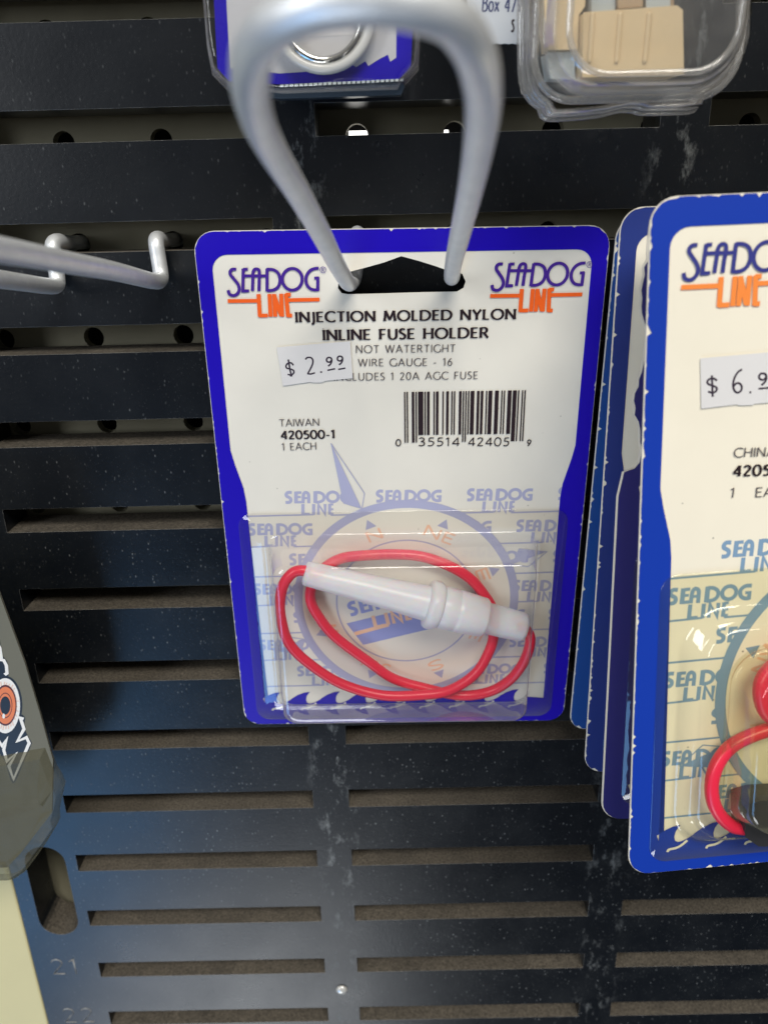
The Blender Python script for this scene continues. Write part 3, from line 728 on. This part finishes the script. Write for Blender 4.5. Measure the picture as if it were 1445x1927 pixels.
line(mb, 0, '1', (1371, 918, 936), (1379, 918, 936), M_GREYINK, .010, .008, FR)
line(mb, 0, 'EACH', (1419, 917, 935), (1494, 913, 932), M_GREYINK, .010, .008, FR)
mb.build('small_text', c)
def p7(L): return [(x/3.0104+1060, y/3.0109+360) for x, y in L]
dig = [('$', p7([(862, 1072), (845, 1060), (822, 1062), (808, 1076), (814, 1092), (838, 1100), (860, 1112), (858, 1130), (838, 1140), (812, 1134)]), 1), ('$', p7([(833, 1042), (836, 1100), (838, 1163)]), 0),
       ('6', p7([(1004, 1008), (980, 1025), (960, 1060), (953, 1100), (962, 1130), (980, 1140), (998, 1128), (1002, 1105), (990, 1088), (970, 1088), (956, 1105)]), 1), ('.', p7([(1045, 1137), (1056, 1139)]), 0),
       ('9', p7([(1092+x*1.3, 1030+y*1.25) for x, y in NINE]), 1), ('_', p7([(1096, 1118), (1160, 1112)]), 0), ('9', p7([(1180+x*1.3, 1022+y*1.25) for x, y in NINE]), 1)]
sticker(root, FR, p7([(770, 945), (1400, 890), (1410, 1175), (1075, 1203), (1068, 1210), (985, 1212), (980, 1206), (775, 1231)]), dig, None)
# its contents
def p8(x, y, h): return FR.loc(x/2.8338+1060, y/2.8338+980, h)
fh2 = tag(empty('fuse_holder', FR), 'black fuse holder with thick red wire loop inside the yellowed right blister', 'fuse holder')
mb = MB(); tube(mb, catmull([p8(*p) for p in [(1250, 700, .2), (1180, 740, .2), (1110, 790, .2), (1062, 860, .2), (1056, 940, .2), (1085, 1020, .2), (1150, 1060, .2), (1230, 1050, .2)]], 6), .072, M_RED, 16)
tube(mb, catmull([p8(*p) for p in [(1300, 1040, .16), (1180, 1090, .16), (1090, 1115, .16), (985, 1152, .16), (890, 1205, .17), (822, 1290, .18), (790, 1390, .19), (795, 1490, .2), (830, 1565, .2), (895, 1625, .2), (960, 1640, .2)]], 6), .060, M_RED, 16)
mb.build('red_wire', fh2)
mb = MB(); q = [FR.uv(x/2.8338+1060, y/2.8338+980, .18) for x, y in [(925, 1475), (1010, 1450), (1180, 1440), (1330, 1440), (1345, 1660), (1180, 1690), (1000, 1690), (930, 1640)]]
prism(mb, q, .06, .30, M_RUBBER); bevel(mb.build('fuse_body', fh2), .09, 4)
back_pack(frame_from((1.975, -1.62, -2.66), (2.055, -2.02, -8.36)), 'torn blue edged blister card directly behind the $6 front card', True, ink_=ink('shaded_violet_ink', (.022, .020, .14), .4))  # border ink darkened for the deep shade behind the front card
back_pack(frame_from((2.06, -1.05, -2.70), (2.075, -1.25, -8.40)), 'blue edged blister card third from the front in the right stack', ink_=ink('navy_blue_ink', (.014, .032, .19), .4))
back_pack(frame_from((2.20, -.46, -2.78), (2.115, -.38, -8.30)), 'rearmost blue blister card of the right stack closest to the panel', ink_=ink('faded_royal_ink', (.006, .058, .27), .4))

# ------------------------------------------------------------------ packs along the top
Y1 = -.75
FT = Frame((at(590, 0, Y1)+Vector((0, 0, .5))), (1, 0, -.02), (-.01, .03, -1))
def t5(x, y, h=0): return FT.uv(x/2.2578+360, y/2.2571, h)
tp = tag(empty('clamshell_pack', FT), 'blue framed clear pack with a round ring hanging behind the big wire loop', 'clamshell pack')
up = lambda L, ex: L
mb = MB(); yt = -3.2
o_ = [(t5(95, 0)[0], yt), t5(97, 0), t5(112, 290), t5(160, 345), t5(375, 358), t5(880, 337), t5(932, 290), t5(945, 0), (t5(945, 0)[0], yt)]
i_ = [(t5(148, 0)[0], yt+.3), t5(150, 0), t5(165, 290), t5(375, 312), t5(560, 300), t5(600, 292), t5(640, 262), t5(660, 240), t5(662, 262), t5(700, 285), t5(740, 260), t5(752, 280), t5(800, 250), t5(835, 232), t5(845, 262), t5(870, 245), t5(872, 0), (t5(872, 0)[0], yt+.3)]
prism(mb, o_, -.02, 0, M_VIOLET); mb.poly(i_, LY, paper('grey_white_print', (.55, .55, .57), .4))
mb.poly([t5(480, 60), t5(690, 40), t5(692, 148), t5(440, 160)], 2*LY, M_STICKER)
for a in (90, 100): mb.stroke([t5(602, a-20), t5(640, a-24)], 3*LY, M_BLACKINK, .03)
mb.build('backing_card', tp)
mb = MB(); ring0 = [t5(52, 0), t5(70, 200), t5(92, 320), t5(170, 400), t5(385, 425), t5(890, 408), t5(905, 370), t5(965, 300), t5(972, 130), t5(970, 0), (t5(970, 0)[0], yt-.1), (t5(52, 0)[0], yt-.1)]
cxy = (sum(p[0] for p in ring0)/len(ring0), sum(p[1] for p in ring0)/len(ring0))
sh = lambda k, h: [(cxy[0]+(x-cxy[0])*k, -h, -(cxy[1]+(y-cxy[1])*k)) for x, y in ring0]
loft(mb, [sh(1, .02), sh(.985, .06), sh(.96, .10), sh(.955, .22), sh(.93, .27), sh(.9, .275)], M_BLISTER, True, True)
mb.build('clear_shell', tp)
mb = MB(); q = [t5(385, 378), t5(890, 352), t5(905, 372), t5(890, 408), t5(385, 425), t5(180, 398), t5(170, 372)]; prism(mb, q, -.05, .1, mat('dark_blue_reflection', (.02, .035, .055), .3)); 
tr = mb.build('shell_bottom', tp)  # bottom of the clear shell, its dark reflection put into the colour
mb = MB()
for i in range(26):
    f = i/25; x = 385+f*500; y = 372-f*25; prism(mb, [t5(x, y-5), t5(x+14, y-6), t5(x+14, y+4), t5(x, y+5)], .1, .12, M_PALEBLUE)
mb.build('serrated_edge', tp)
rg = tag(empty('metal_ring', FT), 'glossy round ring inside the clear pack behind the loop hook', 'ring')
cx, cy = t5(560, 72); mb = MB()
tube(mb, [(cx+.33*math.cos(a*.1309), -.12, -cy-.33*math.sin(a*.1309)) for a in range(49)], .035, mat('bright_steel', (.75, .75, .73), .12, 1), 14)
tube(mb, [(cx+.40*math.cos(a*.1309), -.10, -cy-.39*math.sin(a*.1309)) for a in range(49)], .045, mat('clear_rim', (.62, .62, .60), .15), 14)
mb.build('ring_band', rg)

Y2 = -1.3
FU = Frame((at(1185, 0, Y2)+Vector((0, 0, .4))), (1, .02, 0), (0, .04, -1))
def t6(x, y, h=0): return FU.uv(x/2.6514+900, y/2.6524, h)
cp = tag(empty('clamshell_pack', FU), 'clear clamshell pack of beige fuse blocks at the top right', 'clamshell pack')
out = [(t6(1300, 0)[0], -2.6), t6(1300, 0), t6(1296, 200), t6(1272, 290), t6(1235, 345), t6(1182, 392), t6(1160, 430), t6(1075, 490), t6(1062, 545), t6(930, 555), t6(800, 556), t6(770, 546), t6(700, 543), t6(640, 556), t6(580, 570), t6(460, 582), t6(332, 584), t6(305, 535), t6(262, 500), t6(228, 440), t6(212, 340), t6(210, 0), (t6(210, 0)[0], -2.6)]
def shrink(L, k, kx=None):
    cx = sum(p[0] for p in L)/len(L); cy = sum(p[1] for p in L)/len(L); return [(cx+(x-cx)*(kx or k), cy+(y-cy)*k) for x, y in L]
mb = MB(); rr_ = lambda k, h, kx=None: [(x, -h, -y) for x, y in shrink(out, k, kx)]
loft(mb, [rr_(1, -.02), rr_(1.0, .05), rr_(.975, .07), rr_(.97, .16), rr_(.985, .2), rr_(.985, .24), rr_(.95, .27)], M_CLAM, False, True)
x0, y1 = t6(235, 520); x1 = t6(1262, 0)[0]
rb = lambda ins, h, r: [(x, -h, -y) for x, y in rrect(x0+ins, -2.5+ins, x1-ins, y1-ins*.8, r, 8)]
loft(mb, [rb(-.02, .25, .4), rb(.02, .28, .38), rb(.05, .34, .36), rb(.08, .5, .34), rb(.11, .58, .32), rb(.16, .62, .28), rb(.24, .64, .24), rb(.30, .64, .2)], M_CLAM, True, True)
mb.build('clear_shell', cp)
M_LIP = clear_plastic('thick_clear_rim', (.93, .93, .92), .26, (.90, .87, .82), 2.4, .08, .4, 1.2)
for k, h, r, nm in ((1.0, .02, .035, 'flange_lip'), (.955, .12, .03, 'flange_lip')):
    mb = MB(); P = [Vector(p) for p in rr_(k, h)]; P = [p for p in P if p.z < -.3]; tube(mb, catmull(P, 4), r, M_LIP, 10); mb.build(nm, cp)
for ins, h, r in ((.0, .27, .03), (.17, .625, .024)):
    mb = MB(); P = [Vector(p) for p in rb(ins, h, .30)]; i0 = max(range(len(P)), key=lambda i: P[i].z); P = P[i0:]+P[:i0]
    tube(mb, P[2:-2], r, M_LIP, 10); mb.build('bubble_rim', cp)
GB = 'beige plastic fuse blocks in the clamshell'
def block(L, h0, h1, m_, name, label, cat, ribs=()):
    mb = MB(); prism(mb, [t6(*p, .3) for p in L], h0, h1, m_)
    for a in ribs:
        p = t6(a, 80, .3); q = t6(a, 330, .3); box(mb, p[0]-.018, p[0]+.018, -h1-.02, -h1+.01, -q[1], -p[1], m_)
    o = mb.build(name); o.matrix_world = FU.matrix(); bevel(o, .02, 2)
    return tag(o, label, cat, GB)
block([(495, 82), (950, 48), (978, 70), (985, 385), (490, 398)], .10, .46, M_BEIGE, 'fuse_block', 'large beige ribbed plastic block in the middle of the clear clamshell', 'fuse block', (540, 675, 815))
block([(312, -300), (540, -300), (520, 40), (490, 82), (486, 252), (340, 254), (325, 120)], .12, .36, M_BEIGE, 'fuse_block', 'left beige plastic block partly behind the large ribbed one', 'fuse block')
block([(480, -300), (1015, -300), (1030, 230), (985, 330), (480, 300)], .05, .10, M_TAN, 'fuse_block', 'tan backing block behind the large ribbed beige block', 'fuse block')
block([(545, -200), (662, -200), (662, 66), (545, 74)], .14, .40, M_PALEBLUE, 'fuse', 'left pale blue fuse stuck in the ribbed beige block', 'fuse')
block([(812, -200), (930, -200), (932, 46), (812, 55)], .14, .40, M_PALEBLUE, 'fuse', 'right pale blue fuse stuck in the ribbed beige block', 'fuse')
block([(340, 262), (478, 258), (482, 398), (360, 392)], .08, .30, M_PALEBLUE, 'fuse', 'pale blue fuse at the lower left inside the clamshell', 'fuse')
block([(668, -200), (788, -200), (788, 52), (668, 62)], .14, .44, M_TAN, 'terminal_peg', 'brown peg between the two pale blue fuses in the clamshell', 'peg')
FB = Frame((at(940, 0, -1.0)+Vector((0, 0, .3))), (1, 0, -.05), (-.03, .03, -1))
def b6(x, y): return FB.uv(x/2.6514+900, y/2.6524)
mb = MB(); L = [(b6(-60, 0)[0], -1.5), b6(-55, 0), b6(-30, 214)]
for i in range(13): L.append(b6(-20+i*19, 216+(4 if i % 2 else 0)))
L += [b6(235, 0), (b6(235, 0)[0], -1.5)]
prism(mb, L, -.02, 0, paper('grey_white_card', (.58, .60, .62), .5))
text(mb, 'Box 479', b6(18, 55), b6(214, 62), .105, ink('navy_ink', (.06, .07, .16)), .013, .011, LY)
text(mb, 's', b6(163, 158), b6(177, 158), .13, M_BLACKINK, .013, .011, LY)
lc = tag(mb.build('label_card'), 'white printed label card hanging between the wire loop and clamshell', 'label card'); lc.matrix_world = FB.matrix()

# ------------------------------------------------------------------ the bagged pack at the left edge
FL = Frame(at(60, 1400, -1.1), (1, .05, -.02), (-.12, .04, -1))
def t3(x, y, h=0): return FL.uv(x/3.503+0, y/3.503+1150, h)
bp = tag(empty('bagged_pack', FL), 'grey olive package with a bloodshot eye logo at the left edge', 'package')
mb = MB(); ol = [(-3.5, t3(0, -300)[1]), t3(-70, -300), t3(40, 0), t3(165, 340), t3(270, 690), t3(352, 985), t3(345, 1330), t3(135, 1600), t3(50, 1690), (-3.5, t3(0, 1690)[1])]
prism(mb, ol, -.03, 0, M_OLIVE)
D1, D2, D3, D4 = LY, 2*LY, 3*LY, 4*LY
def ell(cx, cy, rx, ry, n=40): return [t3(*p) for p in arc(cx, cy, rx, ry, 0, 360-360/n, n-1)]
mb.poly(ell(38, 622, 112, 196), D1, M_INKDARK); mb.poly(ell(38, 622, 98, 182), D2, M_INKWHITE)
mb.poly(ell(40, 618, 74, 135), D3+LY*.5, M_IRISDARK); mb.poly(ell(40, 618, 67, 122), D4, M_IRIS); mb.poly(ell(40, 618, 46, 84), D4+.4*LY, M_IRISDARK); mb.poly(ell(40, 618, 42, 78), D4+.7*LY, M_IRIS); mb.poly(ell(40, 618, 34, 60), D4+LY, M_INKDARK)
mb.poly(ell(30, 687, 9, 17, 16), D4+1.5*LY, M_INKWHITE)
for k in range(30):
    a = k*.2094+random.uniform(-.05, .05); r = random.uniform(.80, .93)
    mb.stroke([t3(38+74*math.cos(a), 620+136*math.sin(a)), t3(38+98*r*math.cos(a+.03), 622+182*r*math.sin(a+.03))], D3+k*1e-5, M_EYEPINK, .012)
blk = [(-60, 820), (15, 790), (60, 800), (110, 690), (152, 682), (168, 700), (160, 770), (212, 868), (205, 890), (108, 1120), (92, 1136), (75, 1120), (40, 1000), (-20, 900)]
mb.poly([t3(*p) for p in blk], D1+.3*LY, M_INKDARK)
mb.stroke([t3(*p) for p in [(-20, 830), (18, 888), (52, 835), (28, 912), (50, 988), (112, 935), (62, 1020), (93, 1106), (196, 868), (178, 830), (118, 856), (162, 775), (138, 702), (160, 708)]], D2+.3*LY, M_INKWHITE, .034)
mb.poly([t3(*p) for p in [(-40, 160), (0, 180), (18, 290), (50, 330), (62, 415), (50, 440), (-40, 440)]], D1+.3*LY, M_INKDARK)
mb.stroke([t3(*p) for p in [(-20, 200), (2, 240), (12, 305), (2, 318), (28, 322), (46, 356), (50, 408), (34, 418)]], D2+.3*LY, M_INKWHITE, .034)
mb.build('printed_card', bp)
mb = MB(); q = [(-3.6, t3(0, 1200)[1]), t3(300, 900), t3(362, 1060), t3(400, 1120), t3(417, 1170), t3(395, 1260), t3(378, 1345), t3(382, 1400), t3(320, 1505), t3(250, 1610), t3(170, 1715), t3(95, 1765), t3(50, 1775), (-3.6, t3(0, 1775)[1])]
n = len(q); cx = sum(p[0] for p in q)/n; cy = sum(p[1] for p in q)/n
loft(mb, [[(x, .10, -y) for x, y in q], [(x, .0, -y) for x, y in q], [(cx+(x-cx)*.93+random.uniform(-.02, .02), -.05-random.uniform(0, .03), -(cy+(y-cy)*.9)) for x, y in q], [(cx+(x-cx)*.7, -.04-random.uniform(0, .05), -(cy+(y-cy)*.6)) for x, y in q]], M_BAG, True, False)
mb.build('clear_bag', bp)
